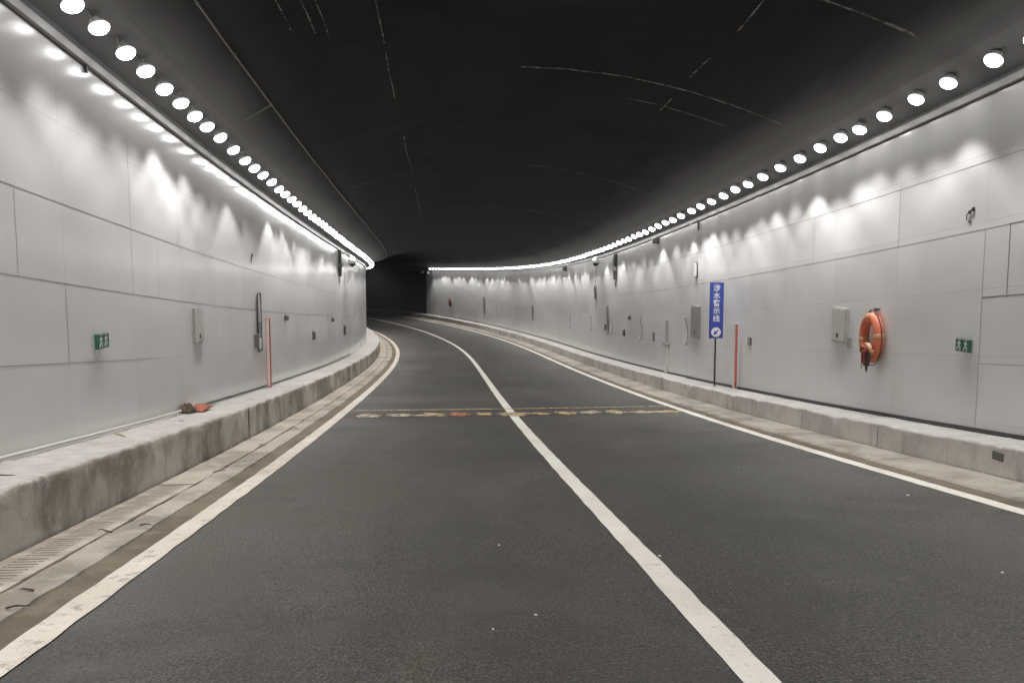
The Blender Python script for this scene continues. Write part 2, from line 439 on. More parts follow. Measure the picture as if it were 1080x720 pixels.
# ------------------------------------------------------------------ ground and road (structure)
S0, S1 = -24.0, 130.0
road = sweep('road', [(-4.75, 0), (-3, 0), (0, 0), (3, 0), (5.0, 0)][::-1], S0, S1, M['asphalt'], step=.5)
tag(road, 'dark worn asphalt roadway dipping and curving left through the tunnel', 'road', kind='structure')
ground = sweep('ground', [(14, -.25), (0, -.25), (-14, -.25)], S0, S1, M['void'], step=4)
tag(ground, 'bare ground beneath the tunnel', 'ground', kind='structure')
def wob(amp, freq, seed):
    def f(s, la, h, p):
        return Vector((noise.noise(Vector((s * freq, la * 3 + seed, 0))) * amp, 0, 0))
    return f
def line_jit(s, la, h, p):
    return Vector((noise.noise(Vector((s * 3.1, la * 9, 2))) * .012 + noise.noise(Vector((s * 14, la * 9, 5))) * .006, 0, 0))
sweep('centre_line', [(.085, .004), (-.085, .004)], S0, S1, M['white_line'], road, .2, jit=line_jit)
sweep('edge_line', [(-3.425, .008), (-3.615, .008)], S0, S1, M['edge_line'], road, .15, jit=line_jit)
sweep('edge_line', [(3.74, .004), (3.57, .004)], S0, S1, M['white_line'], road, .2, jit=line_jit)
silt_l = sweep('silt_strip', [(-3.60, .004), (-3.95, .004)], S0, S1, M['silt'], road, .2)
silt_r = sweep('silt_strip', [(3.97, .004), (3.745, .004)], S0, S1, M['silt'], road, .2)
# pale yellow warning line across both lanes, worn coloured lettering in front of it
def across(name, s_at, l0, l1, w, m, z=.012):
    vs, fs = [], []; n = 40
    for i in range(n + 1):
        la = l0 + (l1 - l0) * i / n
        sc = s_at + .012 * la * la + noise.noise(Vector((la * 2.2, s_at, 1))) * .02
        vs += [pt(sc - w / 2, la, z), pt(sc + w / 2, la, z)]
    for i in range(n): fs.append((2 * i, 2 * i + 2, 2 * i + 3, 2 * i + 1))
    me = bpy.data.meshes.new(name); me.from_pydata(vs, [], fs); me.materials.append(m); return link(name, me, road)
across('crossing_line', 17.75, -3.44, 3.58, .15, M['worn_tan'])
def blotch(la, wid, m, s_at=16.75, dep=.6):
    n = 46; vs = [pt(s_at, la, .0105)]
    for i in range(n):
        a = 2 * PI * i / n
        r = 1 + .75 * noise.noise(Vector((math.cos(a) * 1.7 + la * 5, math.sin(a) * 1.7, 3))) + .5 * noise.noise(Vector((math.cos(a) * 6 + la, math.sin(a) * 6, 8)))
        vs.append(pt(s_at + math.sin(a) * dep * .5 * r, la + math.cos(a) * wid * .5 * r, .0105))
    fs = [(0, 1 + i, 1 + (i + 1) % n) for i in range(n)]
    me = bpy.data.meshes.new('worn_lettering'); me.from_pydata(vs, [], fs); me.materials.append(m)
    link('worn_lettering', me, road)
across('worn_band', 16.72, -3.40, 3.55, .82, M['worn_band'], .006)
la = -3.2; rng = random.Random(5); kinds = ['worn_white', 'worn_white', 'worn_tan', 'worn_red', 'worn_yellow', 'worn_tan', 'worn_yellow', 'worn_red', 'worn_yellow', 'worn_white', 'worn_tan', 'worn_tan', 'worn_yellow']
k = 0
while la < 3.4:
    w = rng.uniform(.32, .62); blotch(la + w / 2, w * 1.05, M[kinds[min(len(kinds) - 1, int((la + 3.2) / 6.7 * 13))]], 16.75 + rng.uniform(-.06, .06), rng.uniform(.45, .7))
    la += w + rng.uniform(.0, .16)

# ------------------------------------------------------------------ walls and vault
wall_l = sweep('tunnel_wall', [(LW, -.1), (LW, 2.2), (LW, 4.64)], S0, S1, M['wall_l'], step=.5)
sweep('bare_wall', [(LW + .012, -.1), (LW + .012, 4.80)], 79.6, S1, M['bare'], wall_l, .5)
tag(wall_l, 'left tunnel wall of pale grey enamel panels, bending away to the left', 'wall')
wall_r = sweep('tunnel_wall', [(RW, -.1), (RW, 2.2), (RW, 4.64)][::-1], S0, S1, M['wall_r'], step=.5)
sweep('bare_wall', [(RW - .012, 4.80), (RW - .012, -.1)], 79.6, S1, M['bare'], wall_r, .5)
# keep v = height on the right wall too
for l in wall_r.data.uv_layers[0].data: l.uv[1] = 4.64 - l.uv[1] - .1
for l in wall_l.data.uv_layers[0].data: l.uv[1] = l.uv[1] - .1
tag(wall_r, 'right tunnel wall of pale grey enamel panels, long and curved, with the blue sign and lifebuoy', 'wall')
# raised trim along the head of the panels
for w, L, sg in ((wall_l, LW, 1), (wall_r, RW, -1)):
    pr = [(L - sg * .02, 4.555), (L + sg * .055, 4.555), (L + sg * .055, 4.64), (L - sg * .02, 4.64)]
    sweep('head_trim', pr if sg > 0 else pr[::-1], S0, S1, M['trim'], w, .5, closed=True)
    pr = [(L + sg * .004, 4.53), (L + sg * .03, 4.53), (L + sg * .03, 4.555), (L + sg * .004, 4.555)]
    sweep('shadow_gap', [(L + sg * .003, 4.53), (L + sg * .003, 4.554)] if sg > 0 else [(L + sg * .003, 4.554), (L + sg * .003, 4.53)], S0, S1, M['joint_dark'], w, .5)
# panel joints that show: horizontal (h, s0, s1) and vertical (s, h0, h1)
def joints(wall, L, sg, hor, ver, m, wid=.011, name='panel_joint'):
    la = L + sg * .002
    def strip(vs, n):
        me = bpy.data.meshes.new(name); me.from_pydata(vs, [], [(2 * i, 2 * i + 2, 2 * i + 3, 2 * i + 1) for i in range(n)])
        me.materials.append(m); link(name, me, wall)
    for h, a, b in hor:
        ss = srange(a, b, .4); vs = []
        for p in ss:
            w1 = wid / 2 * (1 + .5 * noise.noise(Vector((p * 2, h, 0)))); vs += [pt(p, la, h - w1), pt(p, la, h + w1)]
        strip(vs, len(ss) - 1)
    for s, a, b in ver:
        strip([pt(s - wid / 2, la + sg * .0006, a), pt(s + wid / 2, la + sg * .0006, a), pt(s - wid / 2, la + sg * .0006, b), pt(s + wid / 2, la + sg * .0006, b)], 1)
joints(wall_l, LW, 1, [(2.97, -4, 24), (2.17, -4, 24), (1.36, 7.0, 11.4), (3.78, -4, 6)],
       [(7.88, 2.17, 2.97), (8.8, 1.36, 2.17), (10.62, 2.17, 4.05), (12.47, 2.97, 4.0), (11.55, 2.17, 2.97), (18.55, 2.97, 3.8), (5.9, 1.36, 4.5)], M['joint'], .008)
joints(wall_l, LW, 1, [(2.97, 24, 40), (2.17, 24, 38)], [(15.2, .6, 2.17), (21.5, .7, 4.3), (25.5, .7, 4.4), (30.2, .7, 4.4)], M['joint'], .009)
joints(wall_r, RW, -1, [(2.9, 9.42, 20), (3.73, 8.5, 20), (1.22, 4, 9.85)],
       [(9.85, .42, 2.9), (14.6, 2.9, 3.73), (17.8, 3.73, 4.4), (11.8, 2.9, 3.73)], M['joint'], .008)
joints(wall_r, RW, -1, [(2.05, 4, 9.85), (2.9, 4, 9.42)], [(9.4, 2.05, 2.9)], M['joint_dark'], .012)
joints(wall_r, RW, -1, [(2.9, 20, 34), (3.73, 20, 34)], [(20.9, .7, 4.2), (26.4, .7, 4.3), (31.0, .7, 3.3)], M['joint'], .009)

vp = []
for i in range(41):
    la = RW + .02 - (RW - LW + .04) * i / 40
    vp.append((la, vault_h(la)))
hb_r = [p for p in vp if p[0] > 4.7]; hb_l = [p for p in vp if p[0] < -4.65]
mid = [(hb_r[-1])] + [p for p in vp if hb_r[-1][0] > p[0] > hb_l[0][0]] + [hb_l[0]]
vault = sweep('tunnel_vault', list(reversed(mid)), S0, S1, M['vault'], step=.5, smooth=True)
tag(vault, 'dark sooty arched tunnel ceiling over both lanes', 'ceiling')
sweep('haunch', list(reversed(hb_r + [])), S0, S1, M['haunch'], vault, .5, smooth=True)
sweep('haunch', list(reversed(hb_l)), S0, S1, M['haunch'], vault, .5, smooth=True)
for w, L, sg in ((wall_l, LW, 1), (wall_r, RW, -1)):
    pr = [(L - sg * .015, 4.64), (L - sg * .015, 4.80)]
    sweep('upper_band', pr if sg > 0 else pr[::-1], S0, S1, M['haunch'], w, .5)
# chalky seams: rings across the vault and lines along it
def ring_seam(s, l0, l1, w):
    n = 44; vs, fs = [], []
    for i in range(n + 1):
        la = l0 + (l1 - l0) * i / n; ww = w * (.5 + .9 * abs(noise.noise(Vector((la * 2.3, s, 1)))) + .3)
        so = s + noise.noise(Vector((la * 1.5, s, 4))) * .03
        vs += [pt(so - ww / 2, la, vault_h(la) - .012), pt(so + ww / 2, la, vault_h(la) - .012)]
    for i in range(n): fs.append((2 * i, 2 * i + 1, 2 * i + 3, 2 * i + 2))
    me = bpy.data.meshes.new('ring_seam'); me.from_pydata(vs, [], fs); me.materials.append(M['chalk']); link('ring_seam', me, vault)
for a in [(13.8, -.1, 4.6, .06), (14.85, 1.9, 3.7, .035), (9.8, 2.2, 4.3, .05), (21.6, .5, 4.2, .04), (21.6, -3.8, -2.2, .03), (29.5, -3, 4.0, .05), (6.0, -3.5, 4.0, .05)]: ring_seam(*a)
def long_seam(lat, segs, w):
    for a, b in segs:
        ss = srange(a, b, .3); vs, fs = [], []
        for s in ss:
            la = lat + noise.noise(Vector((s * .5, lat, 7))) * .05; ww = w * (.6 + .8 * abs(noise.noise(Vector((s * 1.7, lat, 2)))))
            vs += [pt(s, la - ww / 2, vault_h(la) - .013), pt(s, la + ww / 2, vault_h(la) - .013)]
        for i in range(len(ss) - 1): fs.append((2 * i, 2 * i + 2, 2 * i + 3, 2 * i + 1))
        me = bpy.data.meshes.new('long_seam'); me.from_pydata(vs, [], fs); me.materials.append(M['chalk']); link('long_seam', me, vault)
long_seam(-2.2, [(8, 12.2), (12.6, 14.9), (17.5, 21.5), (24, 29)], .03)
long_seam(2.55, [(10, 11.2), (12.3, 13.2), (14.3, 15.2)], .03)
long_seam(-3.05, [(9, 11.3)], .03); long_seam(-2.9, [(9.2, 11.6)], .025); long_seam(-3.3, [(9, 11)], .02)
# conduit along the left haunch with a short branch
cd = empty('cable_conduit', pt(9, -4.02, vault_h(4.02)), 0, 'thin pale cable conduit running along the left side of the dark vault', 'conduit')
inv = Matrix.Translation(-Vector(cd.location))
def rel(p, e): return Vector(p) - Vector(e.location)
pts = [rel(pt(s, -4.03 + .03 * noise.noise(Vector((s * .6, 0, 0))), vault_h(4.02) - .025), cd) for s in srange(-6, 60, .7)]
MB().tube(pts, .013, 6).build('pipe', M['conduit'], cd)
MB().tube([rel(pt(13.45 + .05 * i, -4.03 - .12 * i, vault_h(4.02 + .12 * i) - .02), cd) for i in range(5)], .012, 6).build('branch_pipe', M['conduit'], cd)
mb = MB()
for s in srange(0, 48, 1.6): mb.box(rel(pt(s, -4.03, vault_h(4.02) - .02), cd), (.035, .02, .035))
build_each(mb, 'clip', M['conduit'], cd)

# ------------------------------------------------------------------ kerbs and gutter
def kerb_jit(L, seed, amp):
    def f(s, la, h, p):
        a = amp * (noise.noise(Vector((s * 1.1, h * 2, seed))) + .6 * noise.noise(Vector((s * 3.7, h * 4 + la * 3, seed + 3))) + .35 * noise.noise(Vector((s * 11, h * 9 + la * 7, seed + 5))))
        top = max(0., min(1., (h - .2) / .3))
        chip = max(0., .7 * noise.noise(Vector((s * 1.6, seed, 11.))) + .5 * noise.noise(Vector((s * 6.5, seed, 4.))) + .25 * noise.noise(Vector((s * 15, seed, 7.))) - .12) * .24 * top if abs(abs(la) - abs(L)) < .08 else 0
        r = Vector((math.cos(frame(s)[3]), math.sin(frame(s)[3]), 0)) * (1 if L > 0 else -1)
        up = .018 * noise.noise(Vector((s * 2.3, la * 4, seed + 9))) + .01 * noise.noise(Vector((s * 9, la * 9, seed + 2)))
        return r * (a + chip) + Vector((0, 0, (up if h > .15 else 0) - chip * .55))
    return f
def kerb_prof(face, back, top, r=.03, sg=1):
    P = [(face - sg * .0, -.02), (face, .10), (face, .22)]
    for t in (.32, .40): 
        if t < top - r: P.append((face, t))
    P += [(face, top - r), (face - sg * r * .35, top - r * .3), (face - sg * r * 1.2, top)]
    w = abs(back - face)
    for f in (.25, .45, .65, .85, 1.0): P.append((face - sg * w * f, top))
    return P
steps = srange(S0, 2, .5)[:-1] + srange(2, 22, .07)[:-1] + srange(22, 60, .2)[:-1] + srange(60, S1, .7)
kl = sweep('concrete_kerb', kerb_prof(-4.49, LW - .03, .535, .035, 1)[::-1], S0, S1, M['kerb_l'], step=steps, jit=kerb_jit(-4.49, 3.0, .012), smooth=True)
tag(kl, 'tall chipped and stained concrete kerb along the left wall, strewn with dust', 'kerb')
kr = sweep('concrete_kerb', kerb_prof(4.61, RW + .03, .365, .025, -1), S0, S1, M['kerb_r'], step=steps, jit=kerb_jit(4.61, 8.0, .006), smooth=True)
tag(kr, 'lower pale concrete kerb along the right wall', 'kerb')
# kerb joints
mb = MB()
for s in [13.3, 19.6, 27, 35]:
    mb.box(pt(s, -4.489, .26), (.012, .012, .46), Matrix.Rotation(frame(s)[3] + PI / 2, 3, 'Z'))
build_each(mb, 'kerb_joint', M['void'], kl)
mb = MB()
for s in [10.9, 16.6, 23.4, 31, 40]:
    mb.box(pt(s, 4.606, .18), (.012, .010, .28), Matrix.Rotation(frame(s)[3] + PI / 2, 3, 'Z'))
build_each(mb, 'kerb_joint', M['joint'], kr)
mb = MB()
for s, w in [(8.42, .16)]:
    mb.box(pt(s, 4.60, .25), (w, .02, .09), Matrix.Rotation(frame(s)[3] + PI / 2, 3, 'Z'))
build_each(mb, 'drain_hole', M['cab_dark'], kr)

def slab_jit(seed, amp):
    def f(s, la, h, p): return Vector((amp * noise.noise(Vector((s * 1.6, la * 8, seed))) + amp * .6 * noise.noise(Vector((s * 6, la * 8, seed + 1))), 0, .004 * noise.noise(Vector((s * 4, la * 6, seed)))))
    return f
gl = sweep('gutter_slab', [(-3.815, .002), (-3.822, .022), (-3.90, .026), (-4.070, .026), (-4.078, .008)], S0, S1, M['slab'], step=steps, jit=slab_jit(2, .022))
tag(gl, 'cracked concrete gutter strip beside the left edge line', 'gutter', kind='structure')
mb = None
gl2 = sweep('gutter_bed', [(-4.055, .009), (-4.30, .009), (-4.52, .009)], S0, S1, M['void'], gl, .5)
sweep('gutter_lip', [(-4.088, .010), (-4.092, .030), (-4.3, .034), (-4.47, .034)], 9.0, S1, M['cover'], gl, [q for q in steps if q >= 9.0], jit=slab_jit(6, .02))
gr = sweep('gutter_slab', [(4.62, .03), (4.3, .028), (3.985, .024), (3.955, .002)], S0, S1, M['slab'], step=steps, jit=slab_jit(5, .008))
tag(gr, 'pale concrete gutter strip at the foot of the right kerb', 'gutter', kind='structure')
# slotted concrete drain covers, near stretch of the left gutter
def cover_mesh():
    mb = MB(); L, W = .598, .385
    mb.box((0, -W / 2 + .04, .015), (L, .08, .026), bev=.003); mb.box((0, W / 2 - .05, .015), (L, .10, .026), bev=.003)
    nb = 8
    for i in range(nb + 1):
        x = -L / 2 + .02 + (L - .04) * i / nb
        mb.box((x, -.01, .0145), (.046, W - .17, .024), bev=.003)
    return mb
c0 = cover_mesh().build('drain_cover', M['cover'])
cg = 'slotted concrete drain covers in the left gutter'
for i, s in enumerate([3.3 + .6 * k for k in range(10)]):
    o = c0 if i == 0 else c0.copy()
    if i: COL.objects.link(o)
    o.location = pt(s, -4.278 + random.uniform(-.006, .006), .008 + random.uniform(0, .004)); th = frame(s)[3]
    o.rotation_euler = (math.atan(interp(s, KN, KG)) * 0, -math.atan(interp(s, KN, KG)), th + PI / 2 + random.uniform(-.006, .006))
    tag(o, 'slotted concrete drain cover in the row along the foot of the left kerb', 'drain cover', cg)

# ------------------------------------------------------------------ tunnel lamps
def make_lamp():
    root = empty('tunnel_lamp', (0, 0, 0), 0, 'x', 'lamp')
    tilt = math.radians(22)
    A = Matrix.Translation((0, 0, 0)) @ Matrix.Rotation(PI - tilt, 4, 'X')     # local z of the lathe points down and towards the road
    # Rotation about X by (pi - tilt): z -> (0, -sin(pi - tilt), cos(pi - tilt)) = (0, -sin tilt, -cos tilt)
    MB().lathe([(.03, -.06), (.055, -.05), (.075, -.02), (.08, .0), (.08, .012), (.07, .014)], A, 20).build('housing', M['housing'], root, True)
    prof = [(.068, .006), (.094, .022)] + [(.104 * math.cos(a), .042 + .078 * math.sin(a)) for a in (.0, .3, .65, 1.0, 1.3)] + [(0, .120)]
    MB().lathe(prof, A, 20, cap0=False).build('lens', M['lens'], root, True)
    MB().tube([A @ Vector((.11, 0, .0)), A @ Vector((.11, 0, -.09)), Vector((.05, .055, .125)), Vector((-.05, .055, .125)), A @ Vector((-.11, 0, -.09)), A @ Vector((-.11, 0, .0))], .008, 6).build('bracket', M['steel'], root)
    ld = bpy.data.lights.new('lamp_light', 'SPOT'); ld.energy = LAMP_W; ld.color = (1, .985, .968)
    ld.spot_size = math.radians(108); ld.spot_blend = .38; ld.shadow_soft_size = .07
    lo = bpy.data.objects.new('lamp_light', ld); COL.objects.link(lo); lo.parent = root
    lo.location = A @ Vector((0, 0, .15)); lo.rotation_euler = (-tilt, 0, 0)
    return root
lamp0 = make_lamp()
R_known = [8.7, 9.35, 10.2, 10.9, 11.7, 12.4, 13.0, 13.7, 14.5, 15.35, 16.2, 17.0, 17.75, 18.5, 19.35, 20.2, 20.95, 21.9]
L_known = [7.7, 8.4, 9.0, 9.7, 10.3, 10.95, 11.6, 12.2, 12.8, 13.5, 14.3, 15.1, 15.8, 16.5, 17.3]
rs = [8.7 - .775 * k for k in range(20, 0, -1)] + R_known + [21.9 + .775 * k for k in range(1, 73)]
ls = [7.7 - .7 * k for k in range(20, 0, -1)] + L_known + [17.3 + .72 * k for k in range(1, 66)]
EN = [bpy.data.lights.new('x', 'SPOT') for _ in range(0)]
base_ld = [c for c in lamp0.children if c.type == 'LIGHT'][0].data
lds = [base_ld]
for f, bl in ((1.25, .26), (.85, .38), (1.1, .3), (.75, .45)):
    d = base_ld.copy(); d.energy = LAMP_W * f; d.spot_blend = bl; lds.append(d)
first = True
for side, ss in (('r', rs), ('l', ls)):
    for s in ss:
        o = lamp0 if first else copy_tree(lamp0); first = False
        lat = 4.97 if side == 'r' else -4.86
        o.location = pt(s, lat, 4.80 + random.uniform(-.012, .012)); o.location.z += 0
        o.rotation_euler = (random.uniform(-.09, .10), random.uniform(-.10, .10), (rot_right if side == 'r' else rot_left)(s) + random.uniform(-.1, .1))
        for ch in o.children:
            if ch.type == 'LIGHT': ch.data = random.choice(lds)
        if side == 'r': tag(o, 'round white lit lamp in the row along the head of the right wall', 'lamp', 'lamps in the row above the right wall')
        else: tag(o, 'round white lit lamp in the row along the head of the left wall', 'lamp', 'lamps in the row above the left wall')

# ------------------------------------------------------------------ wall-mounted things
def text_mesh(ch, size):
    cu = bpy.data.curves.new('t', 'FONT'); cu.body = ch; cu.size = size; cu.align_x = 'CENTER'; cu.align_y = 'CENTER'; cu.extrude = .0015; cu.offset = .002
    o = bpy.data.objects.new('t', cu); COL.objects.link(o)
    me = bpy.data.meshes.new_from_object(o.evaluated_get(bpy.context.evaluated_depsgraph_get()))
    bpy.data.objects.remove(o); bpy.data.curves.remove(cu); return me

# blue flood-warning sign on a post
sg = empty('warning_sign', pt(18.95, 4.99, .365), rot_road(18.95) - .12, 'tall blue sign with white characters and an arrow disc on a thin post', 'sign')
MB().tube([(0, .02, -.03), (0, .02, 2.30)], .022, 10).build('post', M['dark_metal'], sg)
board = MB().box((0, -.012, 1.795), (.325, .024, 1.31), bev=.004).build('board', M['sign_blue'], sg)
MB().tube([(-.156, -.025, 1.147), (.156, -.025, 1.147), (.156, -.025, 2.443), (-.156, -.025, 2.443)], .008, 4, closed=True).build('frame', M['sign_edge'], board)
for i, ch in enumerate('涉水警示线'):
    me = text_mesh(ch, .168); me.materials.append(M['sign_white'])
    o = link('character', me, board); o.location = (0, -.027, 2.45 - 1.31 * (.105 + .137 * i)); o.rotation_euler = (PI / 2, 0, 0)
MB().lathe([(.112, 0), (.112, .006)], Matrix.Translation((0, -.024, 1.285)) @ Matrix.Rotation(PI / 2, 4, 'X'), 32).build('arrow_disc', M['sign_white'], board)
a = MB(); c_, s_ = math.cos(math.radians(225)), math.sin(math.radians(225))
def ar(p): return (p[0] * c_ - p[1] * s_, 1.285 + p[0] * s_ + p[1] * c_)
a.prism([ar(p) for p in [(-.08, -.014), (.012, -.014), (.012, .014), (-.08, .014)]], -.033, -.031)
a.prism([ar(p) for p in [(.0, -.052), (.085, 0), (.0, .052)]], -.0345, -.0315)
a.build('arrow', M['sign_blue'], board)
MB().box((0, .012, .008), (.12, .12, .016)).build('base_plate', M['steel'], sg)

# red and white depth marker posts
def marker(s, lat, rz, h, label, front, side):
    e = empty('marker_post', pt(s, lat, h), rz, label, 'marker post', 'red and white marker posts')
    MB().box((0, 0, .735), (.085, .08, 1.47), bev=.006).build('post', M[side], e)
    MB().box((0, -.0425, .735), (.055, .005, 1.43)).build('front_strip', M[front], e)
    mb = MB()
    for k in range(7): mb.box((0, -.0465, .16 + .2 * k), (.022, .003, .010))
    build_each(mb, 'tick_mark', M['pink_white' if front == 'red' else 'red'], e)
marker(17.85, LW + .10, rot_road(17.85), .55, 'white faced red marker post against the left wall beside the tall green gauge', 'pink_white', 'red')
marker(18.15, RW - .12, rot_road(18.15), .38, 'red faced marker post on the right kerb beside the blue sign', 'red', 'pink_white')

# small cabinets
def cabinet(s, L, right, h0, h1, w, d, face, body, label, name='wall_cabinet'):
    rz = (rot_right if right else rot_left)(s); sgn = -1 if right else 1
    e = empty(name, pt(s, L, h0), rz, label, 'cabinet'); H = h1 - h0
    MB().box((0, -d / 2, H / 2), (w, d, H), bev=.008).build('box', M[body], e)
    MB().box((0, -d - .008, H / 2), (w - .05, .012, H - .05), bev=.004).build('cover', M[face], e)
    MB().box((0, -d - .017, H * .2), (.05, .012, .07), bev=.003).build('latch', M['dark_metal'], e)
    return e
cb = cabinet(13.45, RW, True, 1.48, 2.06, .50, .055, 'cab_face', 'cab', 'pale olive cabinet on the right wall between the blue sign and the lifebuoy')
MB().box((.25 + .09, -.02, .02), (.07, .04, .16)).build('junction_box', M['cab_grey'], cb)
cabinet(13.2, LW, False, 1.55, 2.10, .44, .03, 'cab_face', 'cab_grey', 'slim grey cabinet on the left wall between the green exit sign and the marker post')
cabinet(21.5, RW, True, 1.46, 2.33, .78, .03, 'cab_grey', 'cab_grey', 'flat dark grey panel on the right wall just left of the blue sign')

# lifebuoy
def lifebuoy(s, h, label, m, band, full=True):
    e = empty('lifebuoy', pt(s, RW - .10, h), rot_right(s), label, 'lifebuoy', 'lifebuoys on the right wall')
    R, r = .312, .078
    def torus(a0, a1, rr, n):
        return [Vector((math.cos(a0 + (a1 - a0) * i / n) * R * .70, 0, math.sin(a0 + (a1 - a0) * i / n) * R * 1.0)) for i in range(n + 1)], rr
    pts, rr = torus(0, 2 * PI, r, 48); MB().tube(pts[:-1], r, 14, closed=True).build('ring', M[m], e, True)
    for k in range(4):
        a = PI / 4 * 0 + k * PI / 2 + .12; p, rr = torus(a - .09, a + .09, r, 4)
        MB().tube(p, r + .004, 14).build('band', M[band], e, True)
    hk = [(-.02, .10, .42), (-.02, -.02, .42), (-.02, -.03, .39), (-.02, .0, .36)]
    MB().tube(hk, .010, 6).build('hook', M['dark_metal'], e)
    MB().box((-.02, .085, .44), (.16, .02, .02)).build('hook_plate', M['dark_metal'], e)
    if full:
        gp = [Vector((math.cos(t) * (R + r + .015) * .77, .0, math.sin(t) * (R + r + .015) * 1.05 - .02 * abs(math.sin(2 * t)))) for t in [i / 40 * 2 * PI for i in range(40)]]
        MB().tube(gp, .007, 6, closed=True).build('grab_line', M['rope'], e)
    return e
lb1 = lifebuoy(12.28, 1.56, 'bright orange lifebuoy with a rope coil hanging on the right wall', 'buoy', 'buoy_band')
rc = empty('rope_coil', pt(12.14, RW - .23, 1.29), rot_right(12.14), 'tangled dark red rope coil hanging from the orange lifebuoy', 'rope')
mb = MB()
mb.tube([Vector((.005 + .10 * math.cos(t), -.03 + .004 * t, .085 + .088 * math.sin(t))) for t in [i / 18 * 2 * PI for i in range(37)]], .022, 8).build('coil', M['buoy_band'], rc, True)
mb = MB(); mb.tube([Vector((.005 + .055 * math.cos(t), -.045 - .003 * t, .085 + .045 * math.sin(t))) for t in [i / 14 * 2 * PI for i in range(29)]], .024, 8)
mb.build('inner_coil', M['rope_red'], rc, True)
mb = MB()
for k in range(9):
    x0 = -.10 + .028 * k; z0 = .05
    ln = random.uniform(.14, .27) * (1.15 if 2 < k < 7 else .9)
    mb.tube([Vector((x0 + .4 * (.02 - x0) * f + .02 * noise.noise(Vector((k, f * 4, 0))), -.02 + .03 * noise.noise(Vector((k, f * 3, 5))), z0 - ln * f)) for f in [j / 6 for j in range(7)]],
            [.016, .018, .017, .018, .015, .013, .009], 6)
build_each(mb, 'loose_end', M['rope'], rc, True)
mb = MB()
for k in range(4):
    mb.tube([Vector((-.09 + .03 * k + .02 * f, -.035, .04 - .17 * f)) for f in (0, .3, .7, 1)], .019, 6)
build_each(mb, 'red_strand', M['rope_red'], rc, True)
MB().tube([(-.07, -.02, -.05), (-.10, -.03, -.12), (-.13, -.02, -.19), (-.11, -.02, -.22)], .011, 6).build('pale_strand', M['rope_pale'], rc, True)
lifebuoy(73.2, 1.72, 'brown orange lifebuoy at the far dark end of the right wall', 'buoy_far', 'buoy_far', False)

# green exit signs with two white pictograms
def runner(mb, cx, y0, y1, k=1.0):
    # a walking figure: head, trunk, arm, two legs
    def q(p): return [(cx + x * k, z * k) for x, z in p]
    mb.prism(q([(.013 * math.cos(i / 10 * 2 * PI) + .006, .062 + .013 * math.sin(i / 10 * 2 * PI)) for i in range(10)]), y0, y1)
    mb.prism(q([(-.014, .043), (.014, .045), (.008, .0), (-.014, -.002)]), y0, y1)
    mb.prism(q([(.014, .044), (.036, .018), (.030, .012), (.012, .032)]), y0 - .0004, y1 + .0004)
    mb.prism(q([(-.014, .043), (-.036, .022), (-.032, .014), (-.012, .030)]), y0 - .0004, y1 + .0004)
    mb.prism(q([(.008, .0), (.030, -.022), (.022, -.062), (.012, -.060), (.016, -.024), (-.006, -.004)]), y0 - .0006, y1 + .0006)
    mb.prism(q([(-.014, -.002), (-.006, -.026), (-.040, -.058), (-.046, -.048), (-.022, -.022)]), y0 - .0008, y1 + .0008)
def exit_sign(s, L, right, h, label, w=.27, hh=.165):
    e = empty('exit_sign', pt(s, L, h), (rot_right if right else rot_left)(s), label, 'sign', 'green exit signs')
    MB().box((0, -.04, 0), (w, .04, hh), bev=.006).build('sign_box', M['green'], e)
    mb = MB(); runner(mb, -.066, -.0645, -.062, 1.08); mb.build('pictogram', M['green_face'], e)
    mb = MB(); runner(mb, .066, -.0645, -.062, 1.08); mb.build('pictogram', M['green_face'], e)
    MB().tube([(-w / 2 + .007, -.06, -hh / 2 + .007), (w / 2 - .007, -.06, -hh / 2 + .007), (w / 2 - .007, -.06, hh / 2 - .007), (-w / 2 + .007, -.06, hh / 2 - .007)], .008, 4, closed=True).build('frame', M['dark_plastic'], e)
exit_sign(10.1, RW, True, 1.45, 'small green exit sign low on the right wall near the lifebuoy')
exit_sign(9.52, LW, False, 1.59, 'small green exit sign low on the left wall')

# tall framed depth gauges
def gauge(s, L, right, h0, h1, w, label, green=True, box=True):
    e = empty('depth_gauge', pt(s, L, h0), (rot_right if right else rot_left)(s), label, 'gauge', 'tall framed gauges on the walls')
    H = h1 - h0; r = w / 2; c = .035
    pts = [Vector(p) for p in ((-r, -.03, c), (-r, -.03, H - c), (-r + c, -.03, H), (r - c, -.03, H), (r, -.03, H - c), (r, -.03, c), (r - c, -.03, 0), (-r + c, -.03, 0))]
    MB().tube(pts, .014, 8, closed=True).build('frame', M['dark_metal' if green else 'dim_metal'], e, True)
    MB().box((0, -.022, H * .74), (w - .04, .02, H * .46)).build('upper_plate', M['gauge_grey' if green else 'dim_metal'], e)
    MB().box((0, -.022, H * .37), (w - .04, .022, H * .26)).build('scale_plate', M['gauge_green' if green else 'dim_metal'], e)
    MB().box((0, -.022, H * .14), (w - .06, .022, H * .18)).build('lower_plate', M['white_plastic' if green else 'cab_grey'], e)
    if box: MB().box((-w / 2 - .19, -.04, .24), (.12, .08, .28), bev=.01).build('control_box', M['dark_plastic'], e)
gauge(17.4, LW, False, 1.33, 2.52, 0.30, 'tall narrow framed gauge with green scale on the left wall')
gauge(33.15, RW, True, 1.35, 2.48, .30, 'tall dark gauge on the right wall midway along the bend', False)
gauge(51.6, RW, True, 1.36, 2.30, .30, 'short dark gauge far down the right wall, left of the midway gauge', False, False)
gauge(64.45, RW, True, 1.16, 2.52, .42, 'broad dark gauge near the dark end of the right wall', False, False)

